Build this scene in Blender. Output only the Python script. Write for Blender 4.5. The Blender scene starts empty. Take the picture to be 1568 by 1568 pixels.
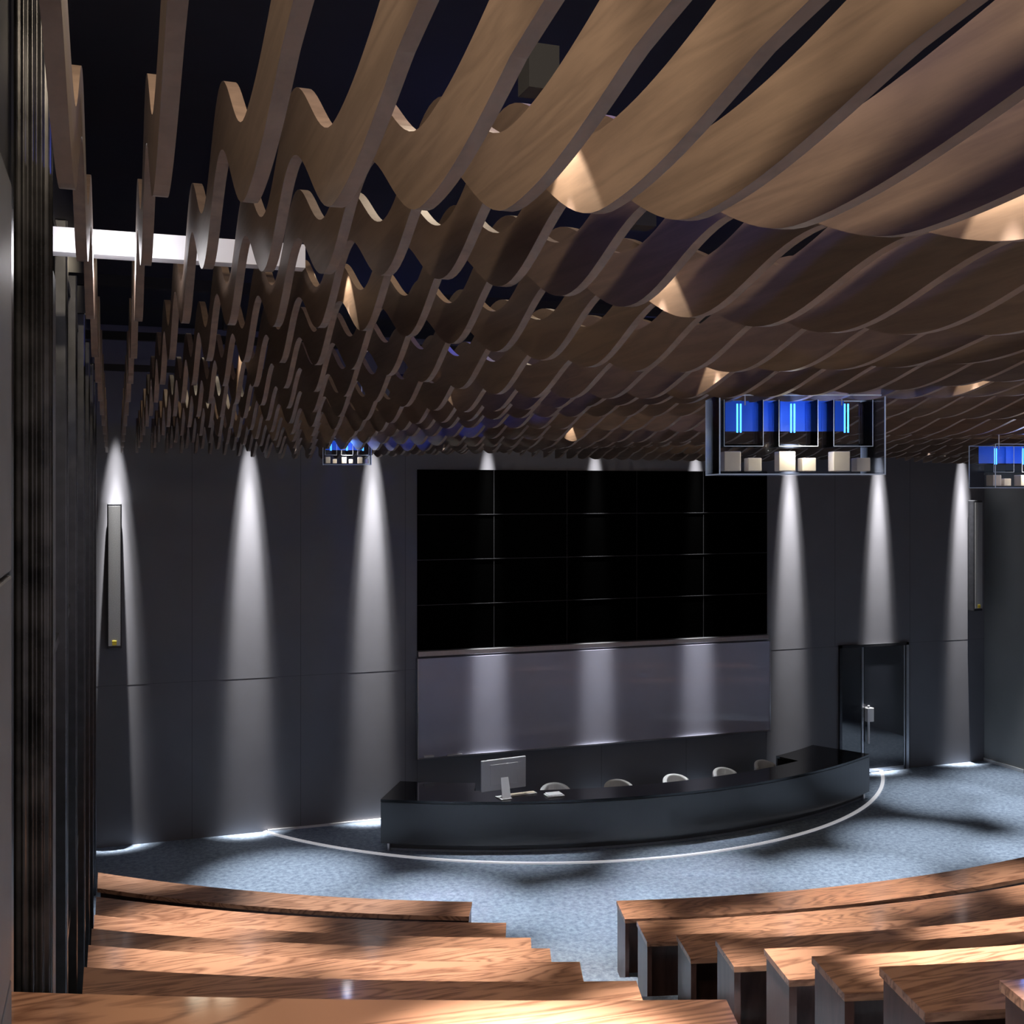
import bpy, bmesh, math, random
from mathutils import Vector
random.seed(7)
S=bpy.context.scene
S.view_settings.view_transform='Standard'
S.view_settings.look='None'
H=5.19; D=17.44

# ---------------------------------------------------------------- materials
def new_mat(name):
    m=bpy.data.materials.new(name); m.use_nodes=True
    nt=m.node_tree; b=nt.nodes['Principled BSDF']
    return m,nt,b
def simple(name,col,rough=0.5,metal=0.0,spec=0.5,var=0.0,scale=4.0,coat=0.0):
    m,nt,b=new_mat(name)
    b.inputs['Roughness'].default_value=rough
    b.inputs['Metallic'].default_value=metal
    b.inputs['Specular IOR Level'].default_value=spec
    b.inputs['Coat Weight'].default_value=coat
    b.inputs['Base Color'].default_value=(*col,1)
    if var>0:
        tc=nt.nodes.new('ShaderNodeTexCoord'); n=nt.nodes.new('ShaderNodeTexNoise')
        n.inputs['Scale'].default_value=scale; n.inputs['Detail'].default_value=5
        r=nt.nodes.new('ShaderNodeValToRGB')
        r.color_ramp.elements[0].position=0.3; r.color_ramp.elements[1].position=0.7
        r.color_ramp.elements[0].color=(*[c*(1-var) for c in col],1)
        r.color_ramp.elements[1].color=(*[min(1,c*(1+var)) for c in col],1)
        nt.links.new(tc.outputs['Object'],n.inputs['Vector']); nt.links.new(n.outputs['Fac'],r.inputs['Fac'])
        nt.links.new(r.outputs['Color'],b.inputs['Base Color'])
    return m
def wood(name,c1,c2,rough,scale=(6,0.6,6),ring=6,coat=0.0,fine=0.55,p0=0.05,p1=0.75):
    m,nt,b=new_mat(name)
    tc=nt.nodes.new('ShaderNodeTexCoord'); mp=nt.nodes.new('ShaderNodeMapping')
    mp.inputs['Scale'].default_value=scale
    n=nt.nodes.new('ShaderNodeTexNoise'); n.inputs['Scale'].default_value=1.0; n.inputs['Detail'].default_value=3
    n.inputs['Distortion'].default_value=0.6
    mul=nt.nodes.new('ShaderNodeMath'); mul.operation='MULTIPLY'; mul.inputs[1].default_value=ring
    fr=nt.nodes.new('ShaderNodeMath'); fr.operation='PINGPONG'; fr.inputs[1].default_value=0.5
    n2=nt.nodes.new('ShaderNodeTexNoise'); n2.inputs['Scale'].default_value=9; n2.inputs['Detail'].default_value=6
    mp2=nt.nodes.new('ShaderNodeMapping'); mp2.inputs['Scale'].default_value=tuple(s*2.5 for s in scale)
    r=nt.nodes.new('ShaderNodeValToRGB')
    r.color_ramp.elements[0].position=p0; r.color_ramp.elements[1].position=p1
    r.color_ramp.elements[0].color=(*c2,1); r.color_ramp.elements[1].color=(*c1,1)
    ad=nt.nodes.new('ShaderNodeMath'); ad.operation='ADD'
    sb=nt.nodes.new('ShaderNodeMath'); sb.operation='MULTIPLY'; sb.inputs[1].default_value=fine
    L=nt.links.new
    L(tc.outputs['Object'],mp.inputs['Vector']); L(mp.outputs[0],n.inputs['Vector'])
    L(tc.outputs['Object'],mp2.inputs['Vector']); L(mp2.outputs[0],n2.inputs['Vector'])
    L(n.outputs['Fac'],mul.inputs[0]); L(mul.outputs[0],fr.inputs[0]); L(fr.outputs[0],ad.inputs[0])
    L(n2.outputs['Fac'],sb.inputs[0]); L(sb.outputs[0],ad.inputs[1]); L(ad.outputs[0],r.inputs['Fac'])
    L(r.outputs['Color'],b.inputs['Base Color'])
    b.inputs['Roughness'].default_value=rough; b.inputs['Coat Weight'].default_value=coat
    b.inputs['Coat Roughness'].default_value=0.08
    return m
def emis(name,col,s,base=None):
    m,nt,b=new_mat(name)
    b.inputs['Base Color'].default_value=(*(base or col),1)
    b.inputs['Emission Color'].default_value=(*col,1); b.inputs['Emission Strength'].default_value=s
    return m
def glassmat(name,tint=(0.93,0.96,1.0),blend=0.1):
    m=bpy.data.materials.new(name); m.use_nodes=True; nt=m.node_tree; nt.nodes.clear()
    o=nt.nodes.new('ShaderNodeOutputMaterial'); mx=nt.nodes.new('ShaderNodeMixShader')
    t=nt.nodes.new('ShaderNodeBsdfTransparent'); t.inputs[0].default_value=(*tint,1)
    g=nt.nodes.new('ShaderNodeBsdfGlossy'); g.inputs['Roughness'].default_value=0.03
    lw=nt.nodes.new('ShaderNodeLayerWeight'); lw.inputs['Blend'].default_value=blend
    L=nt.links.new; L(lw.outputs['Fresnel'],mx.inputs[0]); L(t.outputs[0],mx.inputs[1]); L(g.outputs[0],mx.inputs[2]); L(mx.outputs[0],o.inputs[0])
    return m

M_slat=wood('slat_wood',(0.20,0.138,0.102),(0.135,0.092,0.069),0.48,scale=(3,0.7,9),ring=5)
M_table=wood('table_wood',(0.64,0.335,0.205),(0.19,0.075,0.042),0.3,scale=(0.5,3.2,3.2),ring=14,coat=0.4,fine=0.5,p0=0.12,p1=0.58)
M_panelw=wood('end_panel_wood',(0.17,0.085,0.065),(0.09,0.045,0.035),0.3,scale=(2,2,0.5),ring=6,coat=0.15)
M_wall=simple('wall_panel_paint',(0.165,0.163,0.18),0.6,var=0.05,scale=1.5)
M_wall2=simple('side_wall_paint',(0.26,0.265,0.26),0.45,var=0.06,scale=1.2)
M_seam=simple('seam_dark',(0.07,0.07,0.075),0.6)
M_dark=simple('dark_void_paint',(0.006,0.006,0.008),0.9,var=0.2)
M_black=simple('screen_black',(0.0003,0.0003,0.0003),0.25,spec=0.01)
M_bezel=simple('screen_bezel',(0.05,0.05,0.055),0.35,metal=0.6)
M_metal=simple('brushed_aluminium',(0.6,0.61,0.65),0.3,metal=1.0,var=0.05,scale=30)
M_dmetal=simple('dark_metal',(0.08,0.082,0.09),0.3,metal=0.8,var=0.15,scale=12)
M_desk=simple('desk_graphite_lacquer',(0.055,0.056,0.06),0.3,spec=0.6,coat=0.3)
M_desktop=simple('desk_black_gloss',(0.004,0.004,0.005),0.08,spec=0.5)
M_white=simple('white_plastic',(0.8,0.8,0.83),0.4)
M_silver=simple('silver_plastic',(0.7,0.7,0.72),0.35,metal=0.1)
M_trim=simple('white_trim',(0.9,0.9,0.9),0.4)
M_led=emis('led_floor_strip',(0.95,0.95,1.0),0.3)
M_board=simple('glass_board',(0.50,0.51,0.64),0.25,spec=0.9,coat=0.8,var=0.06,scale=1.0)
M_chair=simple('chair_white_leather',(0.7,0.7,0.7),0.5)
M_speaker=simple('speaker_grille',(0.40,0.40,0.40),0.6,metal=0.1,var=0.3,scale=120)
M_yellow=simple('yellow_badge',(0.8,0.6,0.05),0.5)
M_dglass=simple('door_dark_glass',(0.025,0.028,0.036),0.04,spec=1.0,coat=0.8)
M_column=simple('ribbed_column_dark',(0.035,0.033,0.034),0.25,metal=0.5,var=0.8,scale=7)
M_panelg=simple('grey_side_panel',(0.16,0.165,0.175),0.5,var=0.08)
M_glass=glassmat('chandelier_glass',blend=0.05)
M_gedge=emis('glass_rim_glow',(0.45,0.5,0.6),0.16,base=(0.6,0.64,0.7))  # rims given their own glow in place of light caught by glass edges
M_blue=emis('blue_tube',(0.05,0.28,1.0),4.5)
M_bpanel=emis('blue_glow_backing',(0.006,0.06,0.34),0.2)  # emission stands in for the blue light spread by the tubes
M_beam=simple('white_beam_paint',(0.85,0.87,0.95),0.5)
M_chip=simple('cream_ceramic',(0.7,0.62,0.5),0.4)
M_carpet,nt,b=new_mat('blue_grey_carpet')
tc=nt.nodes.new('ShaderNodeTexCoord'); n=nt.nodes.new('ShaderNodeTexNoise'); n.inputs['Scale'].default_value=14; n.inputs['Detail'].default_value=8; n.inputs['Roughness'].default_value=0.75
r=nt.nodes.new('ShaderNodeValToRGB'); r.color_ramp.elements[0].position=0.36; r.color_ramp.elements[1].position=0.64
r.color_ramp.elements[0].color=(0.15,0.20,0.28,1); r.color_ramp.elements[1].color=(0.36,0.44,0.55,1)
nt.links.new(tc.outputs['Object'],n.inputs['Vector']); nt.links.new(n.outputs['Fac'],r.inputs['Fac']); nt.links.new(r.outputs['Color'],b.inputs['Base Color'])
b.inputs['Roughness'].default_value=0.95
bp=nt.nodes.new('ShaderNodeBump'); bp.inputs['Strength'].default_value=0.4; bp.inputs['Distance'].default_value=0.01
nt.links.new(n.outputs['Fac'],bp.inputs['Height']); nt.links.new(bp.outputs[0],b.inputs['Normal'])

# ---------------------------------------------------------------- helpers
def link(o,parent=None):
    S.collection.objects.link(o)
    if parent: o.parent=parent
    return o
def empty(name,loc=(0,0,0)):
    e=bpy.data.objects.new(name,None); e.location=loc; e.empty_display_size=0.2
    return link(e)
def boxes(name,lst,mat,parent=None,bevel=0.0,off=(0,0,0),rotz=0):
    bm=bmesh.new()
    for lo,hi in lst:
        vs=[bm.verts.new((x,y,z)) for x in (lo[0],hi[0]) for y in (lo[1],hi[1]) for z in (lo[2],hi[2])]
        for f in ((0,1,3,2),(4,6,7,5),(0,4,5,1),(2,3,7,6),(0,2,6,4),(1,5,7,3)):
            bm.faces.new([vs[i] for i in f])
    bmesh.ops.recalc_face_normals(bm,faces=bm.faces)
    me=bpy.data.meshes.new(name); bm.to_mesh(me); bm.free(); me.materials.append(mat)
    o=bpy.data.objects.new(name,me); o.location=off; o.rotation_euler[2]=rotz; link(o,parent)
    if bevel>0:
        md=o.modifiers.new('bev','BEVEL'); md.width=bevel; md.segments=2
    return o
def box(name,lo,hi,mat,parent=None,bevel=0.0,**k): return boxes(name,[(lo,hi)],mat,parent,bevel,**k)
def cyl(name,c,r,z0,z1,mat,parent=None,seg=24,r2=None):
    bm=bmesh.new(); r2=r if r2 is None else r2
    A=[bm.verts.new((c[0]+r*math.cos(2*math.pi*i/seg),c[1]+r*math.sin(2*math.pi*i/seg),z0)) for i in range(seg)]
    B=[bm.verts.new((c[0]+r2*math.cos(2*math.pi*i/seg),c[1]+r2*math.sin(2*math.pi*i/seg),z1)) for i in range(seg)]
    for i in range(seg): bm.faces.new((A[i],A[(i+1)%seg],B[(i+1)%seg],B[i]))
    bm.faces.new(A[::-1]); bm.faces.new(B)
    me=bpy.data.meshes.new(name); bm.to_mesh(me); bm.free(); me.materials.append(mat)
    return link(bpy.data.objects.new(name,me),parent)
def arc(name,c,r0,r1,a0,a1,z0,z1,n,mat,parent=None):
    f0=a0 if callable(a0) else (lambda r:a0); f1=a1 if callable(a1) else (lambda r:a1)
    bm=bmesh.new(); rows=[]
    for i in range(n+1):
        t=i/n; col=[]
        for r_ in (r0,r1):
            a=f0(r_)*(1-t)+f1(r_)*t
            for z in (z0,z1):
                col.append(bm.verts.new((c[0]+r_*math.sin(a),c[1]-r_*math.cos(a),z)))
        rows.append(col)
    for i in range(n):
        p,q=rows[i],rows[i+1]
        for a,b_ in ((0,1),(1,3),(3,2),(2,0)):
            bm.faces.new((p[a],p[b_],q[b_],q[a]))
    bm.faces.new([rows[0][k] for k in (0,2,3,1)]); bm.faces.new([rows[-1][k] for k in (0,1,3,2)])
    bmesh.ops.recalc_face_normals(bm,faces=bm.faces)
    me=bpy.data.meshes.new(name); bm.to_mesh(me); bm.free(); me.materials.append(mat)
    return link(bpy.data.objects.new(name,me),parent)

# ---------------------------------------------------------------- room shell
XL=-0.30; XR=15.76; ZC=7.6
box('floor',(XL,-3,-0.1),(XR,D,0),M_carpet)
box('wall_back',(XL-0.1,D,-0.1),(XR+0.1,D+0.15,ZC),M_wall)
box('wall_left',(XL-0.15,-3,-0.1),(XL,D,ZC),M_dmetal)
box('wall_right',(XR,-3,-0.1),(XR+0.15,D,ZC),M_wall2)
box('ceiling',(XL-0.15,-3,ZC),(XR+0.15,D+0.15,ZC+0.1),M_dark)
seams=[]
w=0.007
for x in (1.09,2.70,4.35,12.38,14.03):
    seams.append(((x-w/2,D-0.001,0 if x!=12.38 else 2.34),(x+w/2,D+0.01,ZC)))
seams.append(((XL,D-0.001,2.34),(4.5,D+0.01,2.345)))
seams.append(((10.98,D-0.001,2.34),(XR,D+0.01,2.345)))
for x in (4.54,6.14,7.74,9.34,10.94): seams.append(((x-w/2,D-0.001,0),(x+w/2,D+0.01,0.93)))
boxes('trim_1',seams,M_seam)
box('baseboard_right',(XR-0.03,-2.9,0),(XR,D-0.01,0.06),M_trim)
box('baseboard_back',(2.2,D-0.03,0),(4.3,D,0.03),M_trim)
boxes('trim_2',[((XR-0.05,9.0,0.0),(XR-0.001,16.4,5.1))],M_wall2,bevel=0.01)

posts=[]
for y,wd,dp in ((6.3,0.10,0.07),(7.9,0.10,0.07),(9.6,0.12,0.08),(11.4,0.12,0.08),(13.4,0.12,0.08),(15.4,0.12,0.08)):
    posts.append(((XL,y,0.0),(XL+dp,y+wd,6.6)))
win=empty('window_1',(0,0,0))
boxes('posts',posts,M_dmetal,win,bevel=0.01)
boxes('rails',[((XL,4.6,z),(XL+0.03,D-0.02,z+0.05)) for z in (2.4,4.4,6.45)],M_dmetal,win)
boxes('grey_post',[((XL,5.2,0.5),(XL+0.05,5.5,6.15))],M_panelg,win,bevel=0.01)  # one post in a lighter grey than the others
bm=bmesh.new(); cx,cy=-0.236,3.78; N=96; ring=[[],[]]
for i in range(N):
    a=2*math.pi*i/N; rr=0.050+0.006*math.cos(a*12)
    for k,z in enumerate((2.94,ZC)): ring[k].append(bm.verts.new((cx+rr*math.cos(a),cy+rr*math.sin(a),z)))
for i in range(N): bm.faces.new((ring[0][i],ring[0][(i+1)%N],ring[1][(i+1)%N],ring[1][i]))
me=bpy.data.meshes.new('column'); bm.to_mesh(me); bm.free(); me.materials.append(M_column)
for p in me.polygons: p.use_smooth=True
link(bpy.data.objects.new('ribbed_column',me))
pn=[]
for z0,z1 in ((3.7,3.98),(3.99,4.98),(4.99,5.95)): pn.append(((XL,2.3,z0),(XL+0.06,3.05,z1)))
boxes('side_wall_panel',pn,M_panelg,bevel=0.006)

# ---------------------------------------------------------------- slat ceiling
def sm(a,b,x):
    t=min(1,max(0,(x-a)/(b-a))); return t*t*(3-2*t)
def zb(X,Y):
    rr=math.hypot(X,max(Y,0)) if X<5 else math.hypot(5,max(Y,0))+0.35*(X-5)
    A=0.125*(1-0.42*sm(0.8,3.2,X))
    if rr<2.67:
        q=min(1,(2.67-rr)/1.2); z=-A*math.cos(math.pi*q)
        if z>0: z*=0.6
    else:
        z=-A*math.cos(2*math.pi*(rr-2.67)/1.29)
    base=0.795+0.085*sm(2.6,4.0,Y)-0.019*max(0,Y-5)-0.20*sm(0.9,2.4,X)*(1-0.55*sm(8,15,Y))
    z-=0.07*math.exp(-((X-3.9)**2/3.2+(Y-5.4)**2/1.5))
    z+=0.05*math.sin(0.9*X+0.55*Y)*sm(1.5,3.5,X)
    return H+base+z
bm=bmesh.new(); TH=0.034; DEP=0.19
k=0
while True:
    X=-0.1+0.2*k
    if X>XR-0.1: break
    y=-0.9; prev=None
    while y<16.95:
        z=zb(X,y)
        cur=[bm.verts.new(c) for c in ((X-TH/2,y,z),(X+TH/2,y,z),(X+TH/2,y,z+DEP),(X-TH/2,y,z+DEP))]
        if prev:
            for a in range(4):
                b_=(a+1)%4; f=bm.faces.new((prev[a],prev[b_],cur[b_],cur[a]))
        else: bm.faces.new(cur)
        prev=cur; y+=0.05
    bm.faces.new(prev[::-1]); k+=1
bmesh.ops.recalc_face_normals(bm,faces=bm.faces)
me=bpy.data.meshes.new('slats'); bm.to_mesh(me); bm.free(); me.materials.append(M_slat)
link(bpy.data.objects.new('wavy_slat_ceiling',me))
boxes('slat_hanger_rail',[((XL,y,H+1.45),(XR,y+0.06,H+1.53)) for y in (1.5,8.5,11.5,14.5)],M_dark)
box('white_ceiling_beam',(XL+0.02,5.35,H+1.05),(0.85,5.45,H+1.16),M_beam)

# ---------------------------------------------------------------- lights
def spot(loc,e,deg,blend,col=(1,1,1),rad=0.03,tilt=(0,0,0),name='downlight_lamp'):
    l=bpy.data.lights.new(name,'SPOT'); l.energy=e; l.spot_size=math.radians(deg); l.spot_blend=blend
    l.color=col; l.shadow_soft_size=rad
    o=bpy.data.objects.new(name,l); o.location=loc; o.rotation_euler=tilt; link(o,lampset); return o
def area(loc,rot,e,sx,sy,col,name='slat_fill_light'):
    l=bpy.data.lights.new(name,'AREA'); l.shape='RECTANGLE'; l.size=sx; l.size_y=sy; l.energy=e; l.color=col
    o=bpy.data.objects.new(name,l); o.location=loc; o.rotation_euler=rot; link(o,lampset); return o
def point(loc,e,col,rad=0.05,name='blue_led_lamp'):
    l=bpy.data.lights.new(name,'POINT'); l.energy=e; l.color=col; l.shadow_soft_size=rad
    o=bpy.data.objects.new(name,l); o.location=loc; link(o,lampset); return o
lampset=empty('ceiling_lamp_set',(0,0,0))
for i in range(9):
    x=0.02+1.9*i
    spot((x,D-0.26,H+2.1),4200,12.5,1.0,(1,0.985,0.97),0.02,(math.radians(4.6),0,0),'wall_washer_lamp')
    spot((x,D-0.26,H+2.1),9500,9.0,1.0,(1,0.985,0.97),0.02,(math.radians(3.7),0,0),'wall_washer_lamp')
near=[(1.0,2.64),(1.8,2.0),(1.8,3.7),(3.0,3.4),(3.0,5.4),(1.0,5.5),(4.0,7.1),(5.0,5.7),(3.2,9.1),(4.4,10.9),(2.2,8.0),(0.8,8.6),(6.2,9.4)]
far=[(0.8,11.2),(2.4,12.4),(0.6,14.2),(2.2,15.2),(3.8,13.6),(5.6,12.6),(7.4,13.4),(9.4,12.6),(11.2,13.6),(12.8,12.4),(14.2,14.0),(7.8,10.4),(9.8,9.6),(12.0,10.4),
(14.2,10.8),(7.0,7.2),(9.4,6.6),(11.8,7.4),(13.2,15.6),(15.0,15.8),(5.4,15.5),(8.4,15.5)]
cans=[]
for i,(x,y) in enumerate(near+far):
    z=zb(x,y)+0.28
    if i<len(near): spot((x,y,z),22.0,72,0.10,(1,0.87,0.68),0.012)
    e=2100*random.uniform(0.8,1.2)
    if y>15.4: e*=0.65
    if y<8: e*=1.15
    spot((x,y,z),e,28,1.0,(0.94,0.97,1.0) if y>11.9 else (1,0.93,0.86),0.04)
    cans.append(((x-0.04,y-0.04,z+0.01),(x+0.04,y+0.04,z+0.12)))
boxes('downlight_housing',cans,M_dark)
for (x,y,e) in ((0.1,1.3,110),(2.2,1.6,20),(1.5,5.0,16),(5.0,5.0,16),(3.5,9.0,16),(8.5,8.5,40),(1.0,12.5,12),(7.0,13.5,20)):  # unseen area lamps added above the slats as warm fill
    area((x,y,ZC-0.05),(0,0,0),e,0.5,0.5,(1,0.84,0.62))
point((0.0,5.1,H+0.98),8,(1,0.97,1.0),0.08,'beam_lamp')
for p,e in (((1.3,2.9,H+1.5),10),((2.2,7.0,H+1.5),8),((4.6,9.5,H+1.4),8),((3.2,13.8,H+1.0),18),((7.5,6,H+1.2),16)):
    point(p,e,(0.05,0.12,1.0))
W=bpy.data.worlds.new('World'); S.world=W; W.use_nodes=True
W.node_tree.nodes['Background'].inputs[0].default_value=(0.88,0.79,0.86,1)
W.node_tree.nodes['Background'].inputs[1].default_value=0.70

# ---------------------------------------------------------------- video wall
vw=empty('video_wall',(7.74,D,4.08))
x0,x1,z0,z1=4.54,10.94,2.64,5.52
def rel(o,e):
    o.location=Vector(o.location)-Vector(e.location)
def PB(name,lo,hi,mat,par,bevel=0.0):
    o=box(name,lo,hi,mat,par,bevel); rel(o,par); return o
PB('housing',(x0,D-0.02,z0),(x1,D-0.002,z1),M_black,vw)
cw=(x1-x0)/5; rh=(z1-z0)/4
scr=[];bez=[]
for i in range(5):
    for j in range(4):
        a=(x0+i*cw,z0+j*rh)
        scr.append(((a[0]+0.005,D-0.03,a[1]+0.005),(a[0]+cw-0.005,D-0.021,a[1]+rh-0.005)))
o=boxes('screen_panels',scr,M_black,vw); rel(o,vw)
for i in range(1,5): bez.append(((x0+i*cw-0.003,D-0.033,z0),(x0+i*cw+0.003,D-0.02,z1)))
for j in range(1,4): bez.append(((x0,D-0.036,z0+j*rh-0.004),(x1,D-0.02,z0+j*rh+0.004)))
o=boxes('bezels',bez,M_bezel,vw); rel(o,vw)
PB('sill',(x0,D-0.085,z0-0.09),(x1,D-0.002,z0-0.01),M_metal,vw,0.004)
wb=empty('glass_writing_board',(7.74,D,1.7))
PB('board',(x0,D-0.10,0.95),(x1,D-0.002,2.52),M_board,wb)
PB('frame_bottom',(x0,D-0.125,0.93),(x1,D-0.002,0.955),M_metal,wb)
PB('frame_left',(x0-0.02,D-0.11,0.93),(x0,D-0.002,2.52),M_metal,wb)
PB('frame_right',(x1,D-0.11,0.93),(x1+0.02,D-0.002,2.52),M_metal,wb)
PB('eraser',(4.62,D-0.15,0.956),(4.78,D-0.105,0.99),M_white,wb,0.004)
PB('marker_tray',(5.0,D-0.15,0.956),(5.25,D-0.105,0.975),M_white,wb,0.004)

for x in (0.0,15.44):
    e=empty('column_speaker',(x,D,4))
    PB('cabinet',(x-0.10,D-0.20,2.9),(x+0.10,D-0.03,5.0),M_dmetal,e,0.015)
    PB('grille',(x-0.082,D-0.215,2.95),(x+0.082,D-0.195,4.96),M_speaker,e)
    PB('badge',(x-0.03,D-0.222,2.96),(x+0.03,D-0.214,3.02),M_yellow,e)
    PB('bracket',(x-0.03,D-0.05,3.4),(x+0.03,D,4.6),M_dmetal,e)

dr=empty('door_1',(13.2,D,1.2))
PB('frame_left',(12.45,D-0.05,0),(12.50,D-0.001,2.36),M_dmetal,dr)
PB('frame_right',(13.91,D-0.05,0),(13.97,D-0.001,2.36),M_metal,dr)
PB('frame_top',(12.45,D-0.05,2.31),(13.97,D-0.001,2.36),M_dmetal,dr)
PB('leaf_fixed',(12.5,D-0.03,0.01),(12.93,D-0.005,2.31),M_dglass,dr)
PB('stile',(12.93,D-0.045,0.01),(12.97,D-0.005,2.31),M_metal,dr)
PB('leaf_glass',(12.99,D-0.035,0.01),(13.88,D-0.005,2.31),M_dglass,dr)
PB('leaf_edge',(13.86,D-0.045,0.01),(13.885,D-0.005,2.31),M_metal,dr)
PB('leaf_bottom_rail',(12.99,D-0.045,0.01),(13.88,D-0.005,0.07),M_metal,dr)
PB('handle_bar',(13.01,D-0.12,0.55),(13.05,D-0.09,1.25),M_white,dr,0.008)
PB('lock_box',(12.99,D-0.13,0.95),(13.13,D-0.045,1.2),M_silver,dr,0.006)

PC=(7.76,20.9); RP=6.6
am=math.acos((PC[1]-D+0.02)/RP)
arc('trim_3',PC,RP-0.03,RP+0.03,-am,am,0.0,0.018,80,M_led)

# ---------------------------------------------------------------- presentation desk
C=(7.8,23.36); R=8.53
pd=empty('curved_presenter_desk',(7.8,15.2,0))
def A(name,r0,r1,a0,a1,z0,z1,n,mat):
    o=arc(name,C,r0,r1,a0,a1,z0,z1,n,mat,pd); rel(o,pd); return o
am=math.asin(4.19/R)
A('front_body',R-0.05,R,-am,am,0.12,0.705,64,M_desk)
A('top',R-0.58,R+0.005,-am,am,0.715,0.75,64,M_desktop)
A('reveal',R-0.5,R-0.015,-am,am,0.70,0.72,64,M_seam)
A('toe_kick',R-0.42,R-0.10,-am+0.01,am-0.01,0.0,0.12,64,M_seam)
A('base_trim',R-0.10,R-0.085,-am+0.01,am-0.01,0.0,0.03,64,M_metal)
wdt=0.155
A('top_wing_left',R-1.03,R-0.58,-am,-am+wdt,0.715,0.75,12,M_desktop)
A('top_wing_right',R-1.03,R-0.58,am-wdt,am,0.715,0.75,12,M_desktop)
A('wing_body_left',R-1.03,R-0.05,-am,-am+0.006,0.12,0.715,2,M_desk)
A('wing_body_right',R-1.03,R-0.05,am-0.006,am,0.12,0.715,2,M_desk)
A('wing_back_left',R-1.03,R-1.0,-am,-am+wdt,0.12,0.715,10,M_desk)
A('wing_back_right',R-1.03,R-1.0,am-wdt,am,0.12,0.715,10,M_desk)
for s in (-1,1):
    for rr in (R-0.06,R-0.95):
        a=s*(am-0.012); o=cyl('foot',(C[0]+rr*math.sin(a),C[1]-rr*math.cos(a)),0.025,0,0.12,M_metal,pd); rel(o,pd)

def chair(x,y,rot):
    e=empty('swivel_chair',(x,y,0)); e.rotation_euler[2]=rot
    bm=bmesh.new()
    def shell(r0,r1,zz0,zz1,a0,a1):
        n=16;rows=[]
        for i in range(n+1):
            a=a0+(a1-a0)*i/n; col=[]
            ez=0.08*(abs(2*i/n-1))**2
            for rr in (r0,r1):
                for z in (zz0,zz1-ez): col.append(bm.verts.new((rr*math.sin(a),rr*math.cos(a)*0.9,z)))
            rows.append(col)
        for i in range(n):
            p,q=rows[i],rows[i+1]
            for a_,b_ in ((0,1),(1,3),(3,2),(2,0)): bm.faces.new((p[a_],p[b_],q[b_],q[a_]))
        bm.faces.new([rows[0][k] for k in (0,2,3,1)]); bm.faces.new([rows[-1][k] for k in (0,1,3,2)])
    shell(0.18,0.25,0.46,0.72,-1.35,1.35)
    bmesh.ops.recalc_face_normals(bm,faces=bm.faces)
    me=bpy.data.meshes.new('back'); bm.to_mesh(me); bm.free(); me.materials.append(M_chair)
    o=link(bpy.data.objects.new('back',me),e); md=o.modifiers.new('b','BEVEL'); md.width=0.02; md.segments=3
    cyl('seat',(0,0),0.24,0.40,0.47,M_chair,e,28,0.22)
    cyl('stem',(0,0),0.03,0.06,0.40,M_metal,e,12)
    boxes('star_base',[((-0.26,-0.025,0.03),(0.26,0.025,0.06)),((-0.025,-0.26,0.03),(0.025,0.26,0.06))],M_metal,e)
    for q in ((0.24,0),(-0.24,0),(0,0.24),(0,-0.24)): cyl('caster',q,0.03,0,0.05,M_dmetal,e,10)
for x in (6.3,7.3,8.3,9.25,10.15):
    a=math.asin((x-C[0])/7.62); chair(C[0]+7.62*math.sin(a),C[1]-7.62*math.cos(a),a)

mc=empty('desktop_computer',(5.3,15.42,0.75)); mc.rotation_euler[2]=math.radians(8)
box('screen_body',(-0.36,-0.02,0.12),(0.36,0.02,0.57),M_silver,mc,0.012)
box('rear_bulge',(-0.22,-0.028,0.2),(0.22,-0.018,0.5),M_silver,mc,0.008)
box('display',(-0.345,0.018,0.14),(0.345,0.022,0.555),M_black,mc)
bm=bmesh.new()
pr=[(-0.06,-0.035,0.30),(0.06,-0.035,0.30),(0.07,-0.10,0.012),(-0.07,-0.10,0.012)]
v=[bm.verts.new(p) for p in pr]+[bm.verts.new((p[0],p[1]+0.02,p[2])) for p in pr]
for f in ((0,1,2,3),(7,6,5,4),(0,4,5,1),(1,5,6,2),(2,6,7,3),(3,7,4,0)): bm.faces.new([v[i] for i in f])
me=bpy.data.meshes.new('neck'); bm.to_mesh(me); bm.free(); me.materials.append(M_white); link(bpy.data.objects.new('neck',me),mc)
box('foot_plate',(-0.09,-0.11,0),(0.09,0.09,0.012),M_white,mc,0.004)
kb=empty('keyboard',(5.62,15.50,0.752)); kb.rotation_euler[2]=0.1
box('tray',(-0.21,-0.06,0),(0.21,0.06,0.012),M_white,kb,0.004)
boxes('keys',[((-0.2+0.0285*i,-0.05+0.026*j,0.012),(-0.2+0.0285*i+0.024,-0.05+0.026*j+0.021,0.017)) for i in range(14) for j in range(4)],M_chip,kb)
nb=empty('notebook_stack',(6.03,15.28,0.752))
box('lower_book',(-0.13,-0.09,0),(0.13,0.09,0.018),M_white,nb,0.003)
box('upper_book',(-0.11,-0.075,0.018),(0.11,0.085,0.033),M_white,nb,0.003)

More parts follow.
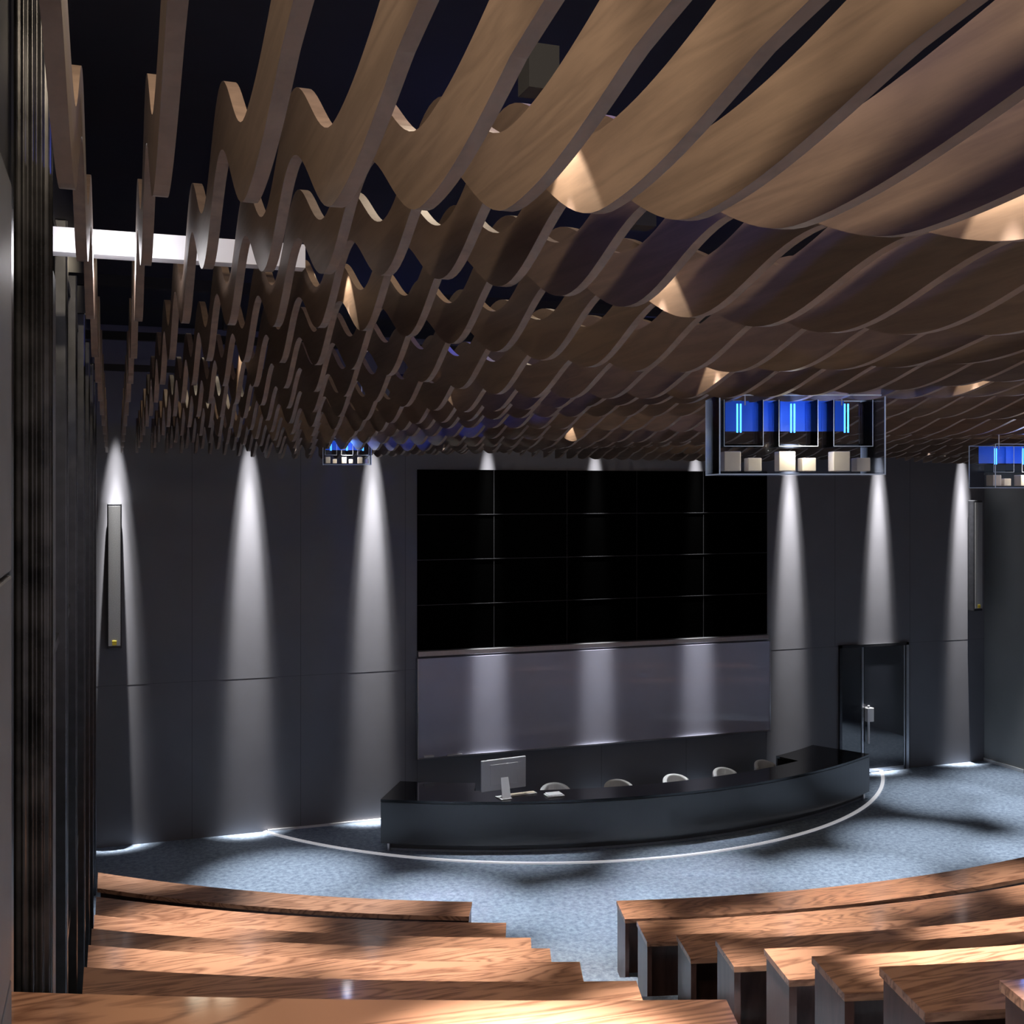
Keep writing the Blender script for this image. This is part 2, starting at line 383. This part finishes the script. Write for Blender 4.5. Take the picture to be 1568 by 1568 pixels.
# ---------------------------------------------------------------- tiers and lecture desks
TC=(8.5,23.85)
RR=[13.15,14.2,15.2,16.25,17.35,18.45,19.55,20.6,22.0]
ZL=[0.75,0.93,1.18,1.51,1.86,2.20,2.47,3.0,3.69]
ZR=[0.75,0.93,1.18,1.55,1.92,2.32,2.72,3.1,3.69]
LX={0:3.64,1:3.64,2:3.52,3:3.30,4:3.10,5:3.0,8:1.70}
RX=[5.12,4.87,4.78,4.59,4.37,4.05,3.74,3.56]
def aL(x): return lambda r: math.asin(max(-1,min(1,(x-TC[0])/r)))
for k in range(1,9):
    r0=RR[k]-0.45; r1=(RR[k+1]-0.45) if k<8 else 25.9
    arc('floor_tier',TC,r0,r1,aL(XL+0.01),aL(XR-0.01),0.0,min(ZL[k],ZR[k])-0.75,60,M_carpet)
def lecture_desk(k,xa,xb,side):
    r=RR[k]; z=(ZL if side=='L' else ZR)[k]; zf=min(ZL[k],ZR[k])-0.75
    dep=0.42 if side=='L' else 0.52
    e=empty('lecture_desk',(0,0,0))
    fa=aL(xa); fb=aL(xb)
    if side=='L': b1=math.asin((xb-TC[0])/r); fb=b1
    else: a1=math.asin((xa-TC[0])/r); fa=a1
    g0=fa if callable(fa) else (lambda q,v=fa:v); g1=fb if callable(fb) else (lambda q,v=fb:v)
    arc('top',TC,r,r+dep,fa,fb,z-0.045,z,50,M_table,e)
    arc('modesty_panel',TC,r+0.05,r+0.08,lambda q:g0(q)+0.003,lambda q:g1(q)-0.003,zf,z-0.045,50,M_panelw,e)
    if side=='L': arc('end_panel',TC,r+0.03,r+dep-0.02,b1-0.0035,b1-0.0005,zf,z-0.045,2,M_panelw,e)
    else: arc('end_panel',TC,r+0.03,r+dep-0.02,a1+0.0005,a1+0.0035,zf,z-0.045,2,M_panelw,e)
for k in LX: lecture_desk(k,XL+(0.12 if k<8 else 0.01),LX[k],'L')
for k in range(8): lecture_desk(k,RX[k],14.6,'R')

# ---------------------------------------------------------------- chandeliers
def chandelier(x,y,w,d,zbm,h,rot):
    e=empty('glass_box_chandelier',(x,y,zbm)); e.rotation_euler[2]=rot
    t=0.008
    boxes('outer_glass',[((-w/2,-d/2,0),(w/2,-d/2+t,h)),((-w/2,d/2-t,0),(w/2,d/2,h)),((-w/2,-d/2,0),(-w/2+t,d/2,h)),((w/2-t,-d/2,0),(w/2,d/2,h)),((-w/2,-d/2,0),(w/2,d/2,t*2))],M_glass,e)
    g=0.007*max(0.6,w); ed=[]
    for sx in (-w/2,w/2-g):
        for sy in (-d/2,d/2-g): ed.append(((sx,sy,0),(sx+g,sy+g,h)))
    for sy in (-d/2,d/2-g): ed.append(((-w/2,sy,0),(w/2,sy+g,g))); ed.append(((-w/2,sy,h-g),(w/2,sy+g,h)))
    for sx in (-w/2,w/2-g): ed.append(((sx,-d/2,0),(sx+g,d/2,g)))
    boxes('polished_edges',ed,M_gedge,e)
    n=3; inner=[];chips=[];ie=[]
    for i in range(n):
        cx=-w/2+w*(i+0.5)/n; bw=w/n*0.36
        inner.append(((cx-bw,-d*0.3,h*0.36),(cx+bw,d*0.3,h*0.39)))
        inner.append(((cx-bw,-d*0.3,h*0.36),(cx-bw+t,d*0.3,h*0.95)))
        inner.append(((cx+bw-t,-d*0.3,h*0.36),(cx+bw,d*0.3,h*0.95)))
        for sx in (cx-bw,cx+bw-0.003): ie.append(((sx,-d*0.3-0.002,h*0.36),(sx+0.003,-d*0.3+0.002,h*0.95)))
        ie.append(((cx-bw,-d*0.3-0.002,h*0.36),(cx+bw,-d*0.3+0.002,h*0.368)))
        chips.append(((cx-bw*0.95,-d*0.25,h*0.05),(cx-bw*0.1,d*0.0,h*0.30)))
        chips.append(((cx+bw*0.3,-d*0.2,h*0.05),(cx+bw*1.0,d*0.05,h*0.22)))
        for q in (-0.03,0.03): cyl('blue_tube',(cx+q*w*0.35,0),0.006*w/1.1,h*0.55,h*0.92,M_blue,e,10)
    boxes('inner_glass',inner,M_glass,e); boxes('lamp_bases',chips,M_chip,e,0.005)
    boxes('inner_edges',ie,M_gedge,e)
    boxes('blue_glow_panel',[((-w*0.44,d*0.3,h*0.58),(w*0.36,d*0.3+0.006,h*0.98))],M_bpanel,e)  # panel added to carry the blue glow behind the tubes
    boxes('suspension',[((-w*0.3,-0.004,h*0.9),(-w*0.3+0.008,0.004,h+0.7)),((w*0.3,-0.004,h*0.9),(w*0.3+0.008,0.004,h+0.7))],M_metal,e)
    l=bpy.data.lights.new('blue_bulb','POINT'); l.energy=3*w; l.color=(0.1,0.3,1); l.shadow_soft_size=0.05
    o=bpy.data.objects.new('blue_bulb',l); o.location=(0,-0.05,h*0.8); link(o,e)
    l=bpy.data.lights.new('warm_bulb','POINT'); l.energy=5*w; l.color=(1,0.88,0.7); l.shadow_soft_size=0.03
    o=bpy.data.objects.new('warm_bulb',l); o.location=(0,-d*0.4,h*0.4); link(o,e)
chandelier(4.28,6.5,1.08,0.5,H+0.10,0.52,math.radians(-19))
chandelier(2.86,14.6,0.62,0.4,H+0.33,0.34,math.radians(-10))
chandelier(7.95,8.3,0.8,0.5,H+0.02,0.40,math.radians(-15))

# ---------------------------------------------------------------- camera
cam=bpy.data.cameras.new('camera'); co=bpy.data.objects.new('camera',cam); link(co)
co.location=(0,0,H); co.rotation_euler=(math.radians(90),0,math.radians(-19.4))
cam.sensor_width=36; cam.lens=2130/1932*36; cam.shift_y=-(966-925)/1932; cam.clip_start=0.02
S.camera=co
